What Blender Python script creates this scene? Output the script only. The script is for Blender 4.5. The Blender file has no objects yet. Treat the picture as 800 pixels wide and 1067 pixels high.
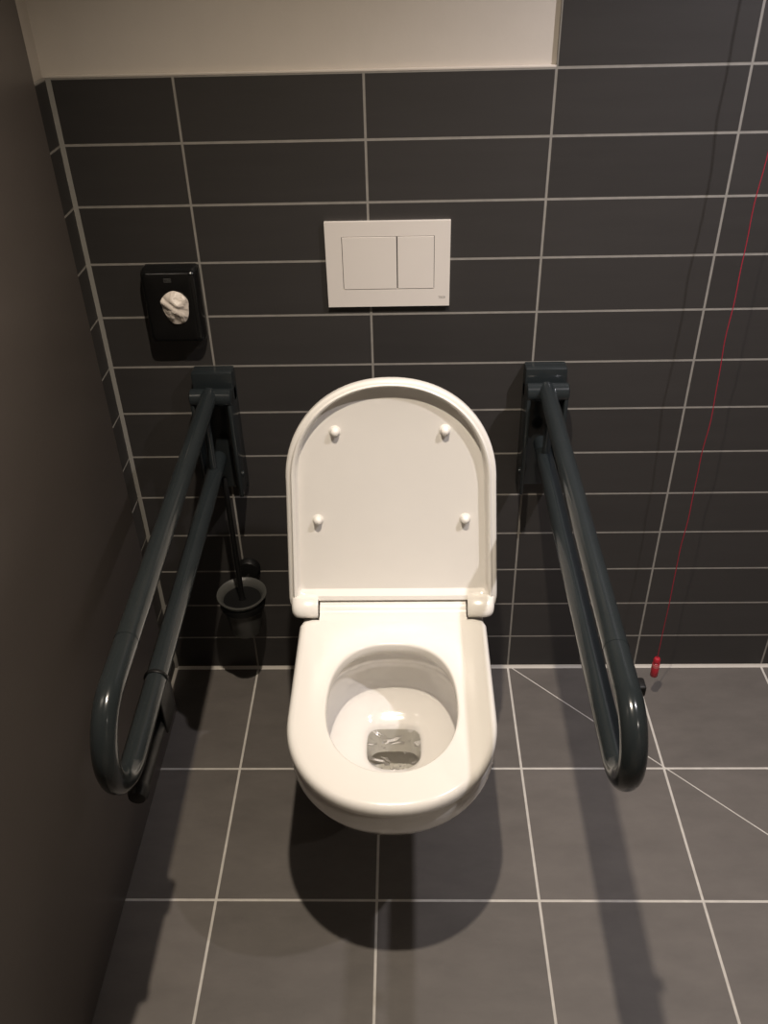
import bpy, bmesh, math, random
from mathutils import Vector, Matrix, noise
from math import sin, cos, pi, radians
random.seed(7)
C = bpy.context.scene.collection
S = bpy.context.scene

# ------------------------------------------------------------------ helpers
def link(name, bm, mats, parent=None, smooth=35, kind=None):
    me = bpy.data.meshes.new(name)
    bmesh.ops.recalc_face_normals(bm, faces=bm.faces)
    bm.to_mesh(me); bm.free()
    if not isinstance(mats, (list, tuple)): mats = [mats]
    for m in mats: me.materials.append(m)
    if smooth:
        me.polygons.foreach_set('use_smooth', [True] * len(me.polygons))
        me.set_sharp_from_angle(angle=radians(smooth))
    o = bpy.data.objects.new(name, me); C.objects.link(o)
    if parent: o.parent = parent
    if kind: o['kind'] = kind
    return o

def thing(name, label, cat, loc=(0, 0, 0), group=None):
    o = bpy.data.objects.new(name, None); C.objects.link(o)
    o.empty_display_size = .05
    o.location = loc; o['label'] = label; o['category'] = cat
    if group: o['group'] = group
    return o

def tag(o, label, cat, group=None):
    o['label'] = label; o['category'] = cat
    if group: o['group'] = group
    return o

def box(bm, x0, x1, y0, y1, z0, z1, mi=0, bev=0.0, seg=2):
    t = bmesh.new()
    bmesh.ops.create_cube(t, size=1)
    for v in t.verts:
        v.co = Vector((x0 + (v.co.x + .5) * (x1 - x0), y0 + (v.co.y + .5) * (y1 - y0), z0 + (v.co.z + .5) * (z1 - z0)))
    if bev:
        bmesh.ops.bevel(t, geom=list(t.edges), offset=bev, segments=seg, profile=.5, affect='EDGES')
    merge(bm, t, mi)

def merge(bm, t, mi=0):
    m = {}
    for v in t.verts: m[v] = bm.verts.new(v.co)
    for f in t.faces:
        try:
            nf = bm.faces.new([m[v] for v in f.verts]); nf.material_index = mi
        except ValueError: pass
    t.free()

def rings(bm, rs, closed=False, cap0=False, cap1=False, mi=0):
    vs = [[bm.verts.new(p) for p in r] for r in rs]
    n = len(rs[0])
    pairs = list(zip(vs[:-1], vs[1:]))
    if closed: pairs.append((vs[-1], vs[0]))
    for a, b in pairs:
        for i in range(n):
            j = (i + 1) % n
            f = bm.faces.new((a[i], a[j], b[j], b[i])); f.material_index = mi
    for flag, r in ((cap0, vs[0]), (cap1, vs[-1])):
        if flag:
            f = bm.faces.new(r); f.material_index = mi
    return vs

def lathe(bm, prof, c=(0, 0, 0), axis='Z', seg=40, mi=0):
    """prof = [(r, h)...]; r == 0 ends are closed by fans of tiny rings"""
    rs = []
    for r, h in prof:
        r = max(r, 1e-5); ring = []
        for k in range(seg):
            a = 2 * pi * k / seg
            if axis == 'Z': p = (c[0] + r * cos(a), c[1] + r * sin(a), c[2] + h)
            elif axis == 'X': p = (c[0] + h, c[1] + r * cos(a), c[2] + r * sin(a))
            else: p = (c[0] + r * cos(a), c[1] + h, c[2] + r * sin(a))
            ring.append(p)
        rs.append(ring)
    rings(bm, rs, cap0=True, cap1=True, mi=mi)

def tube(bm, pts, r, seg=16, caps=True, mi=0):
    pts = [Vector(p) for p in pts]
    rr = r if isinstance(r, (list, tuple)) else [r] * len(pts)
    t0 = (pts[1] - pts[0]).normalized()
    up = Vector((0, 0, 1)) if abs(t0.z) < .9 else Vector((1, 0, 0))
    nrm = (up - t0 * up.dot(t0)).normalized()
    rs = []
    for i, p in enumerate(pts):
        t = (pts[min(i + 1, len(pts) - 1)] - pts[max(i - 1, 0)]).normalized()
        nrm = (nrm - t * nrm.dot(t)).normalized()
        b = t.cross(nrm)
        rs.append([p + (nrm * cos(2 * pi * k / seg) + b * sin(2 * pi * k / seg)) * rr[i] for k in range(seg)])
    rings(bm, rs, cap0=caps, cap1=caps, mi=mi)

# ------------------------------------------------------------------ materials
def mat(name):
    m = bpy.data.materials.new(name); m.use_nodes = True
    nt = m.node_tree; nt.nodes.clear()
    out = nt.nodes.new('ShaderNodeOutputMaterial')
    return m, nt, out

def N(nt, t, **kw):
    n = nt.nodes.new(t)
    for k, v in kw.items():
        if k.startswith('i_'): n.inputs[k[2:]].default_value = v
        else: setattr(n, k, v)
    return n

def simple(name, col, rough=.4, noise=.06, scale=30, bump=0.0, bscale=200, metallic=0, spec=.5, coat=0.0, rvar=.05):
    m, nt, out = mat(name); L = nt.links.new
    b = N(nt, 'ShaderNodeBsdfPrincipled')
    b.inputs['Metallic'].default_value = metallic
    b.inputs['Specular IOR Level'].default_value = spec
    b.inputs['Coat Weight'].default_value = coat
    tc = N(nt, 'ShaderNodeTexCoord')
    no = N(nt, 'ShaderNodeTexNoise'); no.inputs['Scale'].default_value = scale; no.inputs['Detail'].default_value = 4
    L(tc.outputs['Object'], no.inputs['Vector'])
    mx = N(nt, 'ShaderNodeMix', data_type='RGBA')
    mx.inputs[6].default_value = [c * (1 - noise) for c in col] + [1]
    mx.inputs[7].default_value = [min(1, c * (1 + noise)) for c in col] + [1]
    L(no.outputs['Fac'], mx.inputs[0]); L(mx.outputs[2], b.inputs['Base Color'])
    mr = N(nt, 'ShaderNodeMapRange'); mr.inputs[3].default_value = max(.02, rough - rvar); mr.inputs[4].default_value = rough + rvar
    L(no.outputs['Fac'], mr.inputs[0]); L(mr.outputs[0], b.inputs['Roughness'])
    if bump:
        n2 = N(nt, 'ShaderNodeTexNoise'); n2.inputs['Scale'].default_value = bscale; n2.inputs['Detail'].default_value = 3
        L(tc.outputs['Object'], n2.inputs['Vector'])
        bp = N(nt, 'ShaderNodeBump'); bp.inputs['Strength'].default_value = bump; bp.inputs['Distance'].default_value = .002
        L(n2.outputs['Fac'], bp.inputs['Height']); L(bp.outputs[0], b.inputs['Normal'])
    L(b.outputs[0], out.inputs[0])
    return m

def tile_mat(name, axes, pu, pv, hw, tile_col, grout_col, rough, diag=False, spec=.5, streak=(1, 1, 1), mott=.36):
    """axes: which object coordinates are u, v; grout lines at multiples of pu, pv"""
    m, nt, out = mat(name); L = nt.links.new
    tc = N(nt, 'ShaderNodeTexCoord'); sp = N(nt, 'ShaderNodeSeparateXYZ'); L(tc.outputs['Object'], sp.inputs[0])
    def line(sock, p):
        n = N(nt, 'ShaderNodeMath', operation='PINGPONG'); L(sock, n.inputs[0]); n.inputs[1].default_value = p / 2
        return n.outputs[0]
    U, V = sp.outputs[axes[0]], sp.outputs[axes[1]]
    mn = N(nt, 'ShaderNodeMath', operation='MINIMUM')
    L(line(U, pu), mn.inputs[0]); L(line(V, pv), mn.inputs[1])
    d = mn.outputs[0]
    if diag:      # the cut across the floor tiles that falls towards the drain: x + y = 0.3, only for x > 0.3
        ad = N(nt, 'ShaderNodeMath', operation='ADD'); L(U, ad.inputs[0]); L(V, ad.inputs[1])
        su = N(nt, 'ShaderNodeMath', operation='SUBTRACT'); L(ad.outputs[0], su.inputs[0]); su.inputs[1].default_value = .305
        ab = N(nt, 'ShaderNodeMath', operation='ABSOLUTE'); L(su.outputs[0], ab.inputs[0])
        sc = N(nt, 'ShaderNodeMath', operation='MULTIPLY_ADD'); L(ab.outputs[0], sc.inputs[0]); sc.inputs[1].default_value = .7071; sc.inputs[2].default_value = .0011
        lt = N(nt, 'ShaderNodeMath', operation='LESS_THAN'); L(U, lt.inputs[0]); lt.inputs[1].default_value = .3
        a2 = N(nt, 'ShaderNodeMath', operation='ADD'); L(sc.outputs[0], a2.inputs[0]); L(lt.outputs[0], a2.inputs[1])
        m2 = N(nt, 'ShaderNodeMath', operation='MINIMUM'); L(d, m2.inputs[0]); L(a2.outputs[0], m2.inputs[1]); d = m2.outputs[0]
    mr = N(nt, 'ShaderNodeMapRange', interpolation_type='SMOOTHSTEP')
    mr.inputs[1].default_value = hw - .0005; mr.inputs[2].default_value = hw + .0007
    L(d, mr.inputs[0])                                   # 0 grout, 1 tile
    # per tile tone
    def fl(s, p):
        a = N(nt, 'ShaderNodeMath', operation='DIVIDE'); L(s, a.inputs[0]); a.inputs[1].default_value = p
        f = N(nt, 'ShaderNodeMath', operation='FLOOR'); L(a.outputs[0], f.inputs[0]); return f.outputs[0]
    cb = N(nt, 'ShaderNodeCombineXYZ'); L(fl(U, pu), cb.inputs[0]); L(fl(V, pv), cb.inputs[1])
    wn = N(nt, 'ShaderNodeTexWhiteNoise'); L(cb.outputs[0], wn.inputs[0])
    mp = N(nt, 'ShaderNodeMapping'); mp.inputs['Scale'].default_value = streak; L(tc.outputs['Object'], mp.inputs[0])
    no = N(nt, 'ShaderNodeTexNoise'); no.inputs['Scale'].default_value = 9; no.inputs['Detail'].default_value = 7; no.inputs['Roughness'].default_value = .65
    L(mp.outputs[0], no.inputs['Vector'])
    mul = N(nt, 'ShaderNodeMath', operation='MULTIPLY_ADD'); L(wn.outputs[0], mul.inputs[0]); mul.inputs[1].default_value = .16
    n3 = N(nt, 'ShaderNodeMath', operation='MULTIPLY_ADD'); L(no.outputs['Fac'], n3.inputs[0]); n3.inputs[1].default_value = mott; n3.inputs[2].default_value = .92 - mott / 2
    L(n3.outputs[0], mul.inputs[2])
    vm = N(nt, 'ShaderNodeVectorMath', operation='SCALE'); vm.inputs[0].default_value = tile_col; L(mul.outputs[0], vm.inputs['Scale'])
    gn = N(nt, 'ShaderNodeTexNoise'); gn.inputs['Scale'].default_value = 45; gn.inputs['Detail'].default_value = 3; L(tc.outputs['Object'], gn.inputs['Vector'])
    g2 = N(nt, 'ShaderNodeMath', operation='MULTIPLY_ADD'); L(gn.outputs['Fac'], g2.inputs[0]); g2.inputs[1].default_value = .5; g2.inputs[2].default_value = .75
    gv = N(nt, 'ShaderNodeVectorMath', operation='SCALE'); gv.inputs[0].default_value = grout_col; L(g2.outputs[0], gv.inputs['Scale'])
    mx = N(nt, 'ShaderNodeMix', data_type='RGBA'); L(mr.outputs[0], mx.inputs[0]); L(gv.outputs[0], mx.inputs[6]); L(vm.outputs[0], mx.inputs[7])
    b = N(nt, 'ShaderNodeBsdfPrincipled'); b.inputs['Specular IOR Level'].default_value = spec
    L(mx.outputs[2], b.inputs['Base Color'])
    rr = N(nt, 'ShaderNodeMapRange'); rr.inputs[3].default_value = .85; rr.inputs[4].default_value = rough; L(mr.outputs[0], rr.inputs[0])
    L(rr.outputs[0], b.inputs['Roughness'])
    hh = N(nt, 'ShaderNodeMath', operation='MULTIPLY_ADD'); L(no.outputs['Fac'], hh.inputs[0]); hh.inputs[1].default_value = .12; L(mr.outputs[0], hh.inputs[2])
    bp = N(nt, 'ShaderNodeBump'); bp.inputs['Strength'].default_value = .35; bp.inputs['Distance'].default_value = .0012
    L(hh.outputs[0], bp.inputs['Height']); L(bp.outputs[0], b.inputs['Normal'])
    L(b.outputs[0], out.inputs[0])
    return m

WALL_T = (.0345, .0318, .0300); WALL_G = (.24, .225, .20)
M_wall = tile_mat('charcoal wall tile', (0, 2), .3, .1, .0019, WALL_T, WALL_G, .48, streak=(.5, 1, 5))
M_lwall = tile_mat('charcoal wall tile left', (1, 2), .3, .1, .0019, WALL_T, WALL_G, .48)
M_floor = tile_mat('grey floor tile', (0, 1), .3, .3, .0023, (.118, .106, .096), (.50, .475, .435), .5, diag=True, streak=(1, 2.2, 1), mott=.6)
M_plaster = simple('cream painted plaster', (.56, .51, .45), .8, noise=.03, bump=.12, bscale=90)
M_panel = simple('dark grey laminate', (.100, .085, .076), .40, noise=.12, scale=5, bump=.04, bscale=160)
M_seal = simple('grey silicone joint', (.22, .21, .188), .6)
M_ceil = simple('white ceiling paint', (.55, .53, .5), .85)
M_ceramic = simple('white glazed ceramic', (.80, .775, .735), .10, noise=.012, rvar=.02, coat=.3)
M_plastic = simple('white seat plastic', (.80, .77, .715), .22, noise=.012, rvar=.03)
M_plate = simple('white plate plastic', (.70, .655, .605), .35, noise=.012)
M_gap = simple('shadow gap plastic', (.03, .028, .026), .6)
M_rail = simple('anthracite gloss coat', (.0165, .0205, .0220), .17, noise=.12, scale=25, rvar=.03)
M_black = simple('matt black plastic', (.006, .006, .006), .45, spec=.3)
M_gloss = simple('glossy black plastic', (.006, .006, .006), .14)
M_bristle = simple('black bristle', (.012, .012, .012), .6, bump=.3, bscale=600)
M_red = simple('red plastic', (.37, .016, .028), .4)
M_redcord = simple('red cord', (.32, .010, .03), .7)
M_band = simple('worn red band', (.55, .13, .13), .4)
M_grey = simple('grey print', (.32, .30, .28), .5)
M_logo = simple('grey logo print', (.075, .075, .072), .5)
M_bag = simple('thin white plastic film', (.66, .59, .52), .42, noise=.10, scale=60)
M_alu = simple('white lamp ring', (.7, .7, .7), .4)

def water_mat():
    m, nt, out = mat('bowl water'); L = nt.links.new
    tc = N(nt, 'ShaderNodeTexCoord'); no = N(nt, 'ShaderNodeTexNoise'); no.inputs['Scale'].default_value = 24; no.inputs['Detail'].default_value = 2
    no.inputs['Distortion'].default_value = .6
    L(tc.outputs['Object'], no.inputs['Vector'])
    bp = N(nt, 'ShaderNodeBump'); bp.inputs['Strength'].default_value = .55; bp.inputs['Distance'].default_value = .02; L(no.outputs['Fac'], bp.inputs['Height'])
    tr = N(nt, 'ShaderNodeBsdfTransparent'); tr.inputs[0].default_value = (.80, .80, .775, 1)
    gl = N(nt, 'ShaderNodeBsdfGlossy'); gl.inputs['Roughness'].default_value = .06; L(bp.outputs[0], gl.inputs['Normal'])
    fr = N(nt, 'ShaderNodeFresnel'); fr.inputs[0].default_value = 1.4; L(bp.outputs[0], fr.inputs['Normal'])
    mx = N(nt, 'ShaderNodeMixShader'); L(fr.outputs[0], mx.inputs[0]); L(tr.outputs[0], mx.inputs[1]); L(gl.outputs[0], mx.inputs[2])
    L(mx.outputs[0], out.inputs[0]); return m
M_water = water_mat()

def frosted_mat():
    m, nt, out = mat('frosted glass'); L = nt.links.new
    di = N(nt, 'ShaderNodeBsdfDiffuse'); di.inputs[0].default_value = (.20, .20, .185, 1)
    tl = N(nt, 'ShaderNodeBsdfTranslucent'); tl.inputs[0].default_value = (.36, .36, .34, 1)
    tr = N(nt, 'ShaderNodeBsdfTransparent'); tr.inputs[0].default_value = (.75, .76, .74, 1)
    gl = N(nt, 'ShaderNodeBsdfGlossy'); gl.inputs['Roughness'].default_value = .35
    tc = N(nt, 'ShaderNodeTexCoord'); no = N(nt, 'ShaderNodeTexNoise'); no.inputs['Scale'].default_value = 120; L(tc.outputs['Object'], no.inputs['Vector'])
    bp = N(nt, 'ShaderNodeBump'); bp.inputs['Strength'].default_value = .15; bp.inputs['Distance'].default_value = .001; L(no.outputs['Fac'], bp.inputs['Height'])
    for n in (di, gl): L(bp.outputs[0], n.inputs['Normal'])
    a = N(nt, 'ShaderNodeMixShader'); a.inputs[0].default_value = .5; L(di.outputs[0], a.inputs[1]); L(tl.outputs[0], a.inputs[2])
    b = N(nt, 'ShaderNodeMixShader'); b.inputs[0].default_value = .42; L(a.outputs[0], b.inputs[1]); L(tr.outputs[0], b.inputs[2])
    c = N(nt, 'ShaderNodeMixShader'); c.inputs[0].default_value = .07; L(b.outputs[0], c.inputs[1]); L(gl.outputs[0], c.inputs[2])
    L(c.outputs[0], out.inputs[0]); return m
M_frost = frosted_mat()

def emit_mat(name, col, s):
    m, nt, out = mat(name); e = N(nt, 'ShaderNodeEmission'); e.inputs[0].default_value = (*col, 1); e.inputs[1].default_value = s
    nt.links.new(e.outputs[0], out.inputs[0]); return m

# ------------------------------------------------------------------ the room
XL, XR, YF, ZC = -.5, 2.3, -2.3, 2.3
bm = bmesh.new(); box(bm, XL - .1, XR + .1, YF - .1, .1, -.05, 0); link('floor', bm, M_floor, smooth=0, kind='structure')
bm = bmesh.new(); box(bm, XL - .1, XR + .1, YF - .1, .1, ZC, ZC + .05); link('ceiling', bm, M_ceil, smooth=0, kind='structure')
# back wall: plaster behind, tile cladding proud of it (low over the cistern box, full height right of it)
bm = bmesh.new()
box(bm, XL - .1, XR + .1, .009, .1, 0, ZC, mi=1)
box(bm, XL, .3, 0, .009, 0, 1.3, mi=0)
box(bm, .3, XR, 0, .009, 0, ZC, mi=0)
link('wall_back', bm, [M_wall, M_plaster], smooth=0, kind='structure')
bm = bmesh.new(); box(bm, XL, .3, .0005, .009, 1.3, 1.3035, bev=.001); link('trim_1', bm, M_plaster, kind='structure')
bm = bmesh.new()
box(bm, XL - .1, XL - .009, YF - .1, .009, 0, ZC, mi=1)
box(bm, XL - .009, XL, -.16, .009, 0, 1.3, mi=0)
wl = link('wall_left', bm, [M_lwall, M_plaster], smooth=0, kind='structure')
bm = bmesh.new(); box(bm, XL - .006, -.47, YF, -.131, 0.0, 2.28, bev=.0015)
pn = link('panel', bm, M_panel, parent=wl); pn['label'] = 'smooth dark grey laminate panel covering the wall'
bm = bmesh.new(); box(bm, XR, XR + .1, YF - .1, .1, 0, ZC); link('wall_right', bm, M_plaster, smooth=0, kind='structure')
bm = bmesh.new(); box(bm, XL - .1, XR, YF - .1, YF, 0, ZC); link('wall_front', bm, M_plaster, smooth=0, kind='structure')
# silicone joints: corner and foot of the wall
bm = bmesh.new()
rings(bm, [[(XL, 0, z), (XL + .0068, 0, z), (XL + .0028, -.0028, z), (XL, -.005, z)] for z in (0, 1.301)], cap0=True, cap1=True)
link('trim_2', bm, M_seal, kind='structure')
bm = bmesh.new()
rings(bm, [[(x, 0, 0), (x, 0, .0065), (x, -.0022, .0022), (x, -.0055, 0)] for x in (XL, XR)], cap0=True, cap1=True)
rings(bm, [[(XL, y, 0), (XL, y, .0065), (XL + .0022, y, .0022), (XL + .0055, y, 0)] for y in (0, -.15)], cap0=True, cap1=True)
M_foot = simple('light floor joint', (.52, .49, .44), .6)
link('trim_3', bm, M_foot, kind='structure')

# ------------------------------------------------------------------ toilet
CX = .0345
toilet = thing('toilet', 'white wall-hung toilet with its seat down and lid raised, in the middle', 'toilet', (CX, 0, 0))

NA = 40      # arch samples
NS = 14      # straight samples per side
NB = 18      # back samples
def dshape(w, yf, yb, arch, z, n=2.15, rb=.0):
    """closed outline, starts at back left, counter clockwise seen from above via the front; local x about 0"""
    pts = []
    ya = yf + arch
    for k in range(NS): pts.append((-w, yb + (ya - yb) * k / NS))
    for k in range(NA + 1):
        a = pi + pi * k / NA
        c, s = cos(a), sin(a)
        pts.append((w * math.copysign(abs(c) ** (2 / n), c), ya - arch * abs(s) ** (2 / n)))
    for k in range(1, NS + 1): pts.append((w, ya + (yb - ya) * k / NS))
    for k in range(1, NB): pts.append((w - 2 * w * k / NB, yb))
    # soften back corners
    if rb:
        out = []
        for x, y in pts:
            dx, dy = w - rb, yb - rb
            if abs(x) > dx and y > dy:
                v = Vector((abs(x) - dx, y - dy))
                m = max(v.x, v.y)
                if v.length > 1e-9: v = v.normalized() * min(rb, m)
                x = math.copysign(dx + v.x, x); y = dy + v.y
            out.append((x, y))
        pts = out
    return [(x, y, z) for x, y in pts]

def oval_like(outer, cy, a, bf, bb, z, nf=2.1, nb=2.4):
    """oval sampled at the angles of an outer outline; bf front half length, bb rear half length"""
    r = []
    for x, y, _ in outer:
        th = math.atan2(y - cy, x)
        c, s = cos(th), sin(th)
        b, n = (bf, nf) if s < 0 else (bb, nb)
        q = (abs(c / a) ** n + abs(s / b) ** n) ** (-1 / n)
        r.append((q * c, cy + q * s, z))
    return r

# --- bowl: outside, rim, inside, all one skin
bm = bmesh.new()
prof = [(.418, .164, -.712, .185), (.412, .168, -.717, .19), (.402, .1695, -.718, .19), (.375, .1695, -.716, .19), (.345, .166, -.700, .19),
        (.315, .157, -.672, .185), (.285, .147, -.640, .18), (.250, .136, -.603, .172), (.215, .126, -.560, .165), (.180, .117, -.512, .155),
        (.150, .109, -.455, .14), (.128, .102, -.385, .13), (.114, .095, -.320, .12)]
outs = [dshape(w, yf, -.0002, ar, z) for z, w, yf, ar in prof]
OUT0 = outs[0]
CYO = -.53
rim = dshape(.160, -.708, -.006, .182, .421)
inn = [oval_like(OUT0, CYO, .132, .160, .166, .421), oval_like(OUT0, CYO, .1275, .154, .161, .416),
       oval_like(OUT0, CYO, .1265, .152, .160, .400), oval_like(OUT0, CYO, .1275, .152, .161, .386), oval_like(OUT0, CYO, .1305, .153, .1665, .3815),
       oval_like(OUT0, CYO, .134, .154, .1765, .374), oval_like(OUT0, CYO, .1355, .150, .1785, .355), oval_like(OUT0, CYO, .134, .140, .1785, .332),
       oval_like(OUT0, CYO, .128, .120, .1765, .311), oval_like(OUT0, CYO, .117, .102, .168, .296), oval_like(OUT0, CYO + .006, .102, .087, .150, .2850, 2.2, 2.5),
       oval_like(OUT0, CYO + .020, .086, .081, .126, .2775, 2.3, 2.8), oval_like(OUT0, CYO + .042, .070, .069, .095, .2720, 2.4, 3.2),
       oval_like(OUT0, CYO + .062, .0575, .056, .0615, .2675, 2.5, 4), oval_like(OUT0, CYO + .068, .0505, .0495, .0510, .2630, 2.6, 5),
       oval_like(OUT0, CYO + .068, .0485, .0475, .0490, .252, 2.6, 5), oval_like(OUT0, CYO + .064, .0465, .044, .0430, .215, 2.6, 4), oval_like(OUT0, CYO + .063, .0460, .040, .0420, .207, 2.5, 4),
       oval_like(OUT0, CYO + .085, .0480, .055, .080, .203, 2.4, 3), oval_like(OUT0, CYO + .090, .0470, .045, .082, .170, 2.4, 3), oval_like(OUT0, CYO + .090, .040, .035, .075, .160, 2.4, 3)]
rings(bm, list(reversed(outs)) + [rim] + inn, cap0=True, cap1=True)
bowl = link('bowl', bm, M_ceramic, toilet, smooth=60)
# --- water standing in the outlet
bm = bmesh.new()
wz = .2555
rings(bm, [oval_like(OUT0, CYO + .068, .0489, .0479, .0494, wz, 2.6, 5)], cap0=True)
water = link('water', bm, M_water, toilet, smooth=0); water['label'] = 'clear water in the bowl'

# --- seat: flat ring with round edges
bm = bmesh.new()
SW, SF, SB = .169, -.7285, -.3185
def so(d, z): return dshape(SW - d, SF + d, SB - d, .178 - d * .6, z, 2.1, rb=.016)
base = so(0, .44)
def si(d, z): return oval_like(base, -.532, .1065 + d, .1300 + d, .1425 + d, z, 2.15, 2.5)
seat_r = [so(.006, .424), so(.001, .4265), so(0, .431), so(0, .438), so(.0013, .443), so(.004, .4470), so(.008, .4492), so(.014, .450),
          si(.0050, .450), si(.0028, .4494), si(.001, .4480), si(0, .4455), si(0, .432), si(.0015, .4265), si(.006, .424)]
rings(bm, seat_r, closed=True)
# rear tongue between the hinge lobes
tg = bmesh.new()
tw = .1335
prof_t = [(-.338, .4495), (-.318, .4503), (-.3105, .4520), (-.3055, .4555), (-.3010, .4600), (-.2955, .4630), (-.288, .4640), (-.268, .4630), (-.258, .455), (-.258, .426), (-.33, .426)]
rings(tg, [[(x, y, z) for y, z in prof_t] for x in (-tw, -tw + .002, tw - .002, tw)], cap0=True, cap1=True)
merge(bm, tg)
link('seat', bm, M_plastic, toilet, smooth=50)

# --- lid: a shallow tray standing open, leaning on its hinge; local u across, v up, n towards the room
LEAN = radians(8.5)
HY, HZ = -.286, .452
def lid_pt(u, v, n):
    return (u, HY + v * sin(LEAN) - n * cos(LEAN), HZ + v * cos(LEAN) + n * sin(LEAN))
LW, LL, LA = .1808, .4335, .185
def lid_ring(off, n, vb_lobe, vb_mid, corner=.02, q=2.12):
    top = LL - off * .68; A = (LA - off * .4)
    va = top - A
    def W(v): return (LW - off) + .0105 * (1 - max(0, v) / va) ** 1.0 if v < va else LW - off
    pts = []
    def side(sg, ks):
        out = []
        for k in ks:
            t = k / 20; v = vb_lobe + (va - vb_lobe) * t ** 1.3
            u = W(v)
            if v - vb_lobe < corner:
                e = corner - (v - vb_lobe); u -= (corner - math.sqrt(max(0, corner ** 2 - e ** 2))) * .8
            out.append((sg * u, v))
        return out
    pts += side(-1, range(20))
    for k in range(49):
        a = pi - pi * k / 48; c, s = cos(a), sin(a)
        pts.append(((LW - off) * math.copysign(abs(c) ** (2 / q), c), va + A * abs(s) ** (2 / q)))
    pts += side(1, range(19, -1, -1))
    ub = pts[-1][0]
    nx = min(.1355 + min(off, .004), ub - .004)
    bot = [(ub - (ub - nx) * .33, vb_lobe), (ub - (ub - nx) * .7, vb_lobe), (nx, vb_lobe), (nx, vb_lobe * .5 + vb_mid * .5), (nx, vb_mid)]
    bot += [(nx - 2 * nx * k / 10, vb_mid) for k in range(1, 10)]
    bot += [(-x, v) for x, v in reversed(bot[:5])]
    pts += bot
    return [lid_pt(u, v, n) for u, v in pts]
bm = bmesh.new()
lr = [lid_ring(.030, -.026, .030, .040, .012), lid_ring(.012, -.0245, .006, .030, .02), lid_ring(.004, -.019, -.006, .018, .028), lid_ring(.0005, -.011, -.012, .015, .034), lid_ring(0, -.004, -.014, .014, .036),
      lid_ring(0, .004, -.015, .013, .036), lid_ring(.0012, .0068, -.015, .013, .034), lid_ring(.0035, .0082, -.014, .0135, .034), lid_ring(.0072, .0086, -.012, .0145, .03),
      lid_ring(.0082, .0088, -.0115, .015, .03), lid_ring(.0092, .0108, -.011, .0155, .028), lid_ring(.0108, .0118, -.009, .0165, .02), lid_ring(.0130, .0114, -.003, .018, .012),
      lid_ring(.0152, .0095, .020, .024, .006), lid_ring(.0165, .0055, .0265, .0265, .005), lid_ring(.0178, -.0005, .029, .029, .004), lid_ring(.0200, -.0040, .0315, .0315, .004), lid_ring(.025, -.0050, .036, .036, .004)]
rings(bm, lr, cap0=True, cap1=True)
lid = link('lid', bm, M_plastic, toilet, smooth=40)
# rounded hinge lobes, part of the lid's lower corners
for sgn in (-1, 1):
    bm = bmesh.new()
    u0, u1 = .1362, .1850
    prof_h = [(-.015, .022), (.0, .0255), (.0108, .0245), (.0155, .0225), (.0215, .0185), (.0275, .0130), (.0318, .0070), (.0340, .000), (.0335, -.0060), (.0305, -.0100), (.023, -.0115), (-.010, -.0120), (-.015, -.006)]
    secs = []
    for u, sc in ((u0, .96), (u0 + .0015, 1), (u1 - .017, 1), (u1 - .011, .975), (u1 - .0055, .90), (u1 - .002, .79), (u1, .62)):
        secs.append([lid_pt(sgn * u, .012 + (v - .012) * sc, -.003 + (n + .003) * sc) for n, v in prof_h])
    rings(bm, secs, cap0=True, cap1=True)
    link('hinge_cover', bm, M_plastic, lid, smooth=50)
# four rubber buffers
for u, v in ((-.0925, .3415), (.0925, .3415), (-.1295, .1745), (.1295, .1745)):
    bm = bmesh.new()
    lathe(bm, [(0, -.0005), (.0098, -.0005), (.0098, .0012), (.0085, .0020), (.0074, .0024), (.0070, .0070), (.0058, .0100), (.0035, .0118), (0, .0124)], axis='Z', seg=24)
    R = Matrix(((1, 0, 0), (0, sin(LEAN), -cos(LEAN)), (0, cos(LEAN), sin(LEAN)))).to_4x4()
    bm.transform(Matrix.Translation(lid_pt(u, v, -.0050)) @ R)
    link('buffer', bm, M_plastic, lid, smooth=40)

# ------------------------------------------------------------------ flush plate
fp = thing('flush_plate', 'square-edged off-white dual flush plate on the dark tiles above the toilet lid', 'flush plate', (.0, 0, .918))
x0, x1, z0, z1 = -.0757, .1408, -.0003, .1515
bx = (-.0464, .0476, .0494, .1126); bz0, bz1 = .0327, .1253
bm = bmesh.new()
# frame with two openings: bars around
g = .0009
box(bm, x0, x1, -.0085, -.0002, z0, bz0 - g); box(bm, x0, x1, -.0085, -.0002, bz1 + g, z1)
box(bm, x0, bx[0] - g, -.0085, -.0002, bz0 - g, bz1 + g); box(bm, bx[3] + g, x1, -.0085, -.0002, bz0 - g, bz1 + g)
bmesh.ops.remove_doubles(bm, verts=bm.verts, dist=1e-5)
frame = link('frame', bm, M_plate, fp, smooth=0)
mod = None
bm = bmesh.new(); box(bm, bx[0] - g, bx[3] + g, -.003, -.0004, bz0 - g, bz1 + g); link('recess', bm, M_gap, fp, smooth=0)
bm = bmesh.new(); box(bm, bx[0], bx[1], -.0092, -.0032, bz0, bz1, bev=.0006); link('large_button', bm, M_plate, fp, smooth=0)
bm = bmesh.new(); box(bm, bx[2], bx[3], -.0092, -.0032, bz0, bz1, bev=.0006); link('small_button', bm, M_plate, fp, smooth=0)

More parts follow.
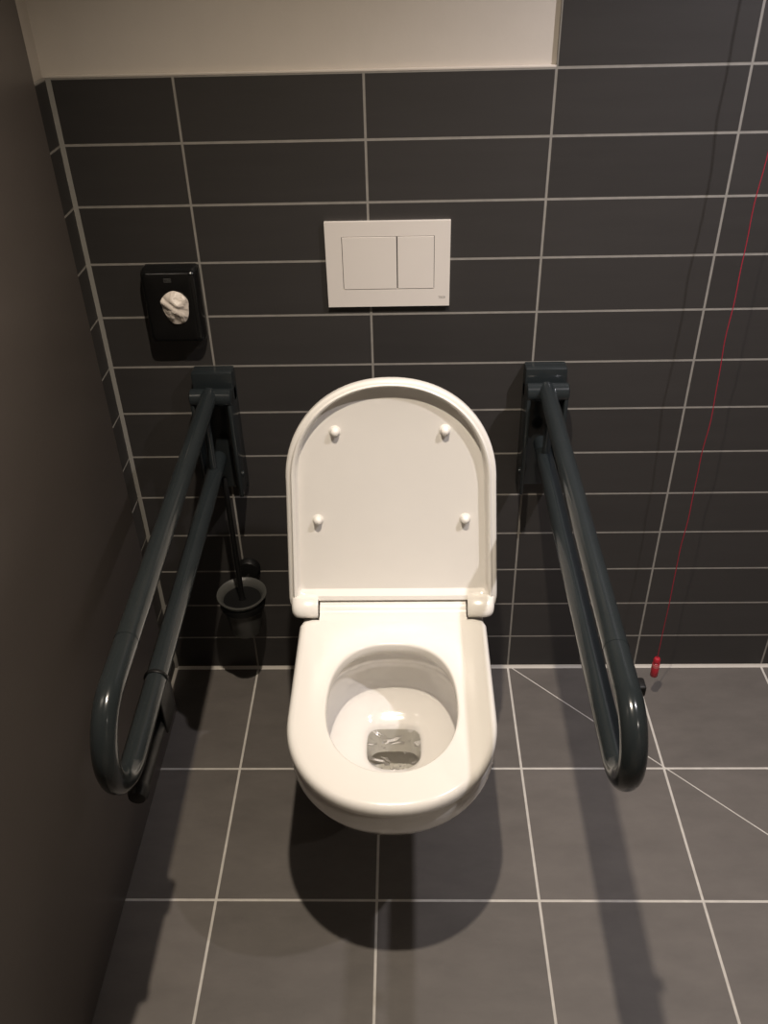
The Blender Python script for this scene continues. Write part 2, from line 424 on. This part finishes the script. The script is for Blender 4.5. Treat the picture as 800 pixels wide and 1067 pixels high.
def text(name, body, size, loc, material, parent, width=None, depth=.0002):
    cu = bpy.data.curves.new(name, 'FONT'); cu.body = body; cu.size = size; cu.extrude = depth; cu.align_x = 'CENTER'; cu.align_y = 'CENTER'
    cu.offset = size * .012
    o = bpy.data.objects.new(name + '_tmp', cu); C.objects.link(o)
    bpy.context.view_layer.update()
    me = bpy.data.meshes.new_from_object(o.evaluated_get(bpy.context.evaluated_depsgraph_get()))
    bpy.data.objects.remove(o)
    me.transform(Matrix.Rotation(radians(90), 4, 'X'))
    if width:
        xs = [v.co.x for v in me.vertices]; s = width / (max(xs) - min(xs)); me.transform(Matrix.Scale(s, 4, (1, 0, 0)))
    me.name = name; me.materials.clear(); me.materials.append(material)
    t = bpy.data.objects.new(name, me); C.objects.link(t); t.location = loc; t.parent = parent
    return t
text('lettering', 'TECE', .0055, (.1272, -.0086, .0155), M_grey, fp, width=.0125)

# ------------------------------------------------------------------ bag dispenser
dp = thing('bag_dispenser', 'glossy black hygiene bag dispenser with a round opening, on the wall above the left rail', 'dispenser', (-.3515, 0, .864))
DW, DH, DD = .050, .136, .036
def rrect(w, h0, h1, y, r, seg=6):
    pts = []
    for cx_, cz_, a0 in ((w - r, h1 - r, 0), (-w + r, h1 - r, 90), (-w + r, h0 + r, 180), (w - r, h0 + r, 270)):
        for k in range(seg + 1):
            a = radians(a0 + 90 * k / seg); pts.append((cx_ + r * cos(a), y, cz_ + r * sin(a)))
    return pts
HX, HZc, HR = .006, .0745, .0255
def hole(ref, y, r):
    out = []
    for x, _, z in ref:
        v = Vector((x - HX, z - HZc)).normalized() * r
        out.append((HX + v.x, y, HZc + v.y))
    return out
bm = bmesh.new()
ref = rrect(DW, 0, DH, 0, .008, 10)
rings(bm, [rrect(DW, 0, DH, -.0003, .008, 10), rrect(DW, 0, DH, -.020, .008, 10), rrect(DW - .0012, .0015, DH - .002, -.029, .009, 10), rrect(DW - .004, .005, DH - .006, -.0345, .010, 10), rrect(DW - .008, .009, DH - .010, -.036, .010, 10),
           hole(ref, -.0362, HR + .003), hole(ref, -.0352, HR), hole(ref, -.018, HR - .001)], cap0=True, cap1=True)
link('body', bm, M_gloss, dp, smooth=50)
bm = bmesh.new()
ys, yb = -.0368, -.0355
ow, oh = .0066, .0033
cz = .1185
for a in ((-ow, ow, cz + oh - .0006, cz + oh), (-ow, ow, cz - oh, cz - oh + .0006), (-ow, -ow + .0006, cz - oh, cz + oh), (ow - .0006, ow, cz - oh, cz + oh)):
    box(bm, a[0] - .001, a[1] - .001, ys, yb, a[2], a[3])
lg = link('logo_frame', bm, M_logo, dp, smooth=0)
text('lettering', 'TORK', .0052, (-.001, -.0366, cz), M_logo, lg, width=.0108)
# the bag tip pulled out of the opening
bag = bmesh.new()
rnd = random.Random(3)
nr, ns_ = 9, 40
outline = []
for k in range(ns_):
    a = 2 * pi * k / ns_
    r = HR - .0012 + .0006 * sin(5 * a)
    x, z = r * cos(a), r * sin(a)
    if sin(a) < -.2:                                    # tail hanging below the opening, pulled to the right
        t = (-.2 - sin(a)) / .8
        z -= .0125 * t ** 1.5; x = x * (1 + .10 * t) + .0025 * t
    outline.append((x, z))
rgs = []
for j in range(nr):
    f = 1 - j / (nr - .4)
    rg = []
    for k, (x, z) in enumerate(outline):
        bump = .014 * (1 - f ** 2)
        a = 2 * pi * k / ns_
        crease = .0052 * max(0, noise.noise(Vector((x * f * 75 + 3, z * f * 75, 1.7))) + .35 * abs(noise.noise(Vector((x * f * 160, z * f * 160, 5)))) ) + .0035 * abs(noise.noise(Vector((x * f * 40 + z * f * 60, 9.1, 2))))
        rg.append((HX + x * f, -.0366 - bump * .75 - max(0, crease), HZc + z * f))
    rgs.append(rg)
rgs = [[(p[0], -.0340, p[2]) if p[2] > HZc - .018 else (p[0], -.0366, p[2]) for p in rgs[0]]] + rgs
rings(bag, rgs, cap1=True)
pb = link('paper_bag', bag, M_bag, None, smooth=0)
pb.location = (-.3515, 0, .864)
tag(pb, 'crumpled white bag tip bulging out of the round opening of the black dispenser', 'bag')

# ------------------------------------------------------------------ folding grab rails
def rail(name, label, xm, x0, x1, zu, zl, yc, r, roll):
    t = thing(name, label, 'grab rail', (xm, 0, .535), 'folding grab rails beside the toilet')
    dz = -.535
    def P(x, y, z): return (x - xm, y, z + dz)
    # wall bracket: back plate with turned-up hinge housing
    b = bmesh.new()
    box(b, -.0385, .0385, -.016, -.0002, 0, .267, bev=.003)
    box(b, -.0385, .0385, -.034, -.010, .205, .267, bev=.003)
    for s in (-1, 1):
        box(b, s * .0345 - .004, s * .0345 + .004, -.072, -.010, .012, .235, bev=.003)
    link('wall_bracket', b, M_rail, t, smooth=40)
    b = bmesh.new()
    lathe(b, [(0, -.039), (.014, -.039), (.017, -.037), (.017, .037), (.014, .039), (0, .039)], c=(0, -.058, zu + dz - .004), axis='X', seg=32)
    link('hinge_barrel', b, M_rail, t, smooth=40)
    for s in (-1, 1):
        b = bmesh.new(); lathe(b, [(0, 0), (.006, 0), (.006, .0025 * s), (0, .0035 * s)], c=(.0385 * s, -.05, .055), axis='X', seg=16)
        link('bolt', b, M_rail, t, smooth=40)
    # bent tube: upper arm, front loop, lower arm
    R = (zu - zl) / 2
    ya = -.055
    pts = []
    for k in range(17):
        f = k / 16; y = ya + (yc - ya) * f; pts.append(P(x0 + (x1 - x0) * f, y, zu))
    for k in range(1, 32):
        a = pi / 2 - pi * k / 32; pts.append(P(x1, yc - R * cos(a), (zu + zl) / 2 + R * sin(a)))
    for k in range(17):
        f = 1 - k / 16; y = ya + (yc - ya) * f; pts.append(P(x0 + (x1 - x0) * f, y, zl))
    b = bmesh.new(); tube(b, pts, r, seg=24); tb = link('tube', b, M_rail, t, smooth=50)
    # grip sleeve seam rings
    def onrail(y): return x0 + (x1 - x0) * (y - ya) / (yc - ya)
    for z, y in ((zu, yc + .075),):
        b = bmesh.new(); lathe(b, [(r - .002, -.0012), (r + .0005, -.0012), (r + .0005, .0012), (r - .002, .0012)], c=P(onrail(y), y, z), axis='Y', seg=24)
        link('sleeve_seam', b, M_rail, tb, smooth=50)
    # web joining both arms close to the hinge
    b = bmesh.new()
    yw = -.115
    tube(b, [P(onrail(yw), yw, zl), P(onrail(yw), yw, zu)], .0075, seg=16)
    link('web', b, M_rail, t, smooth=50)
    if roll:
        y = -.645
        h = bpy.data.objects.new('roll_holder', None); C.objects.link(h); h.parent = t; h.location = P(onrail(y), y, zl); h.empty_display_size = .02
        h['label'] = 'black paper roll holder clamped under the lower arm'
        b = bmesh.new(); lathe(b, [(r - .001, -.0025), (r + .0018, -.0025), (r + .0022, -.0015), (r + .0022, .0015), (r + .0018, .0025), (r - .001, .0025)], axis='Y', seg=28)
        link('clamp', b, M_black, h, smooth=45)
        b = bmesh.new(); box(b, .0135, .0170, -.045, .004, -.062, .002, bev=.0015); link('side_plate', b, M_black, h, smooth=40)
        b = bmesh.new(); lathe(b, [(0, .004), (.0115, .004), (.0115, -.143), (.0130, -.145), (.0135, -.150), (.0135, -.158), (.011, -.163), (0, -.164)], c=(.003, 0, -.050), axis='Y', seg=24)
        box(b, -.004, .016, -.012, .004, -.058, -.016, bev=.002)
        link('rod', b, M_black, h, smooth=45)
    else:
        y = -.792
        b = bmesh.new()
        box(b, x1 - xm + .008, x1 - xm + .0235, y - .009, y + .009, zu + dz - .014, zu + dz + .002, bev=.003)
        link('side_lug', b, M_black, t, smooth=45)
    return t
rail('grab_rail', 'dark grey folding grab rail left of the toilet, with a black roll holder underneath', -.301, -.304, -.291, .768, .630, -.787, .0156, True)
rail('grab_rail', 'dark grey folding grab rail right of the toilet, beside the red pull cord', .3225, .3209, .3146, .7716, .657, -.8085, .0158, False)

# ------------------------------------------------------------------ toilet brush and its holder
BX, BY = -.2945, -.078
bh = thing('brush_holder', 'frosted glass toilet brush cup in a black ring on the wall, left of the toilet', 'brush holder', (BX, 0, .19))
def B(z): return (0, BY, z - .19)
b = bmesh.new()
lathe(b, [(0, -.0003), (.026, -.0003), (.026, -.010), (.022, -.016), (0, -.018)], c=(.006, 0, .312 - .19), axis='Y', seg=32)
tube(b, [(.006, -.012, .306 - .19), (.004, -.020, .288 - .19), (.002, BY + .047, .278 - .19)], .006, seg=12)
link('wall_mount', b, M_black, bh, smooth=45)
b = bmesh.new()
lathe(b, [(.0438, -.008), (.0478, -.008), (.0488, -.004), (.0488, .004), (.0478, .008), (.0438, .008)], c=B(.280), axis='Z', seg=48)
link('ring', b, M_black, bh, smooth=45)
b = bmesh.new()
lathe(b, [(0, .196), (.026, .196), (.031, .199), (.034, .206), (.042, .268), (.0440, .290), (.0525, .301), (.0535, .303), (.0525, .3045), (.0470, .3020), (.0405, .290), (.0385, .268), (.031, .210), (.027, .203), (0, .202)],
      c=(0, BY, -.19), axis='Z', seg=48)
link('cup', b, M_frost, bh, smooth=60)
tb_ = thing('toilet_brush', 'black toilet brush with a long handle standing in the frosted glass cup', 'toilet brush', (BX, BY, .206))
b = bmesh.new()
lathe(b, [(0, .068), (.0105, .068), (.0095, .080), (.0062, .086), (.0056, .10), (.0052, .32), (.0058, .355), (.006, .385), (.0045, .390), (0, .391)], axis='Z', seg=20)
link('handle', b, M_black, tb_, smooth=45)
b = bmesh.new()
sec = []
for j in range(13):
    f = j / 12
    rr_ = .030 * math.sqrt(max(.02, 1 - (2 * f - 1) ** 4))
    sec.append([((rr_ * (.8 + .2 * (k % 2))) * cos(2 * pi * k / 64 + j * .05), (rr_ * (.8 + .2 * (k % 2))) * sin(2 * pi * k / 64 + j * .05), .001 + f * .073) for k in range(64)])
rings(b, sec, cap0=True, cap1=True)
link('bristle_head', b, M_bristle, tb_, smooth=0)

# ------------------------------------------------------------------ emergency cord
CXc, CYc = .6135, -.10
pc = thing('pull_cord', 'thin red emergency pull cord with a small red handle, hanging right of the toilet', 'pull cord', (CXc, CYc, .072))
b = bmesh.new()
pts = []
rn = random.Random(11)
ph = [rn.uniform(0, 6) for _ in range(4)]
top = ZC - .03
for k in range(141):
    f = k / 140; z = .046 + (top - .125 + .007) * f
    env = min(1, f * 4) * min(1, (1 - f) * 6 + .05)
    dx = env * (.0022 * sin(f * 21 + ph[0]) + .0014 * sin(f * 57 + ph[1]) + .0006 * sin(f * 120 + ph[2]))
    dy = env * (.002 * sin(f * 24 + ph[3]) + .001 * sin(f * 63))
    pts.append((dx, dy, z))
tube(b, pts, .00085, seg=8)
link('cord', b, M_redcord, pc, smooth=60)
b = bmesh.new()
lathe(b, [(0, 0), (.0078, 0), (.0084, .0008), (.0088, .026), (.0080, .0275), (.0080, .0395), (.0066, .0405), (.0066, .0425), (.0080, .0440), (.0078, .0500), (.0060, .0535), (.0020, .0550), (0, .0550)], axis='Z', seg=12)
hd = link('handle', b, M_red, pc, smooth=40)
b = bmesh.new()
lathe(b, [(.0078, .0280), (.0085, .0283), (.0085, .0365), (.0078, .0368)], axis='Z', seg=12)
bd = link('band', b, M_band, hd, smooth=40); bd['label'] = 'paler worn band'
b = bmesh.new()
lathe(b, [(0, 0), (.012, 0), (.03, .008), (.032, .028), (0, .0295)], c=(0, 0, top - .0722 - .0), axis='Z', seg=24)
link('switch', b, M_alu, pc, smooth=40)

# ------------------------------------------------------------------ lamps
def downlight(x, y, col, watts, label, size, aim=None, rad=.018):
    t = thing('ceiling_downlight', label, 'ceiling light', (x, y, ZC), 'recessed ceiling downlights')
    b = bmesh.new(); lathe(b, [(.032, -.0005), (.048, -.0005), (.047, -.005), (.034, -.006), (.032, -.004)], axis='Z', seg=36)
    link('trim_ring', b, M_alu, t, smooth=40)
    b = bmesh.new(); lathe(b, [(0, -.002), (.032, -.002), (.032, -.0005), (0, -.0005)], axis='Z', seg=36)
    link('lens', b, emit_mat('lamp lens', col, 6), t, smooth=0)
    l = bpy.data.lights.new('spot', 'SPOT'); l.energy = watts; l.color = col; l.spot_size = radians(size); l.spot_blend = 1; l.shadow_soft_size = rad
    o = bpy.data.objects.new('lamp_bulb', l); C.objects.link(o); o.location = (0, 0, -.02 - rad); o.parent = t
    if aim:
        d = Vector(aim) - Vector((x, y, ZC - .02 - rad)); o.rotation_mode = 'QUATERNION'; o.rotation_quaternion = d.to_track_quat('-Z', 'Y')
    return t
downlight(.04, -.87, (1, .872, .725), 130, 'recessed downlight in the ceiling in front of the toilet', 110)
downlight(.975, -.82, (1, .95, 1.0), 112, 'recessed downlight in the ceiling right of the red pull cord', 84, (.85, -.1, .8))

downlight(1.25, -1.9, (1, .90, .80), 42, 'added fill lamp in the ceiling behind the viewer', 112)  # unseen lamp, added to fill the left panel and the deep shadows
w = bpy.data.worlds.new('World'); S.world = w; w.use_nodes = True
w.node_tree.nodes['Background'].inputs[0].default_value = (.9, .82, .75, 1)
w.node_tree.nodes['Background'].inputs[1].default_value = .02

# ------------------------------------------------------------------ camera (solved from the tile grid)
cam = bpy.data.cameras.new('Camera'); co = bpy.data.objects.new('Camera', cam); C.objects.link(co)
co.location = (.06218, -1.52326, 1.53847)
co.rotation_mode = 'XYZ'; co.rotation_euler = (radians(54.65626), radians(1.26533), radians(.93298))
cam.sensor_fit = 'HORIZONTAL'; cam.sensor_width = 36; cam.lens = 36 * 923.24 / 800
cam.clip_start = .01
S.camera = co
S.view_settings.view_transform = 'Standard'; S.view_settings.look = 'None'
S.view_settings.gamma = 1; S.view_settings.use_curve_mapping = False
S.view_settings.exposure = 0.0
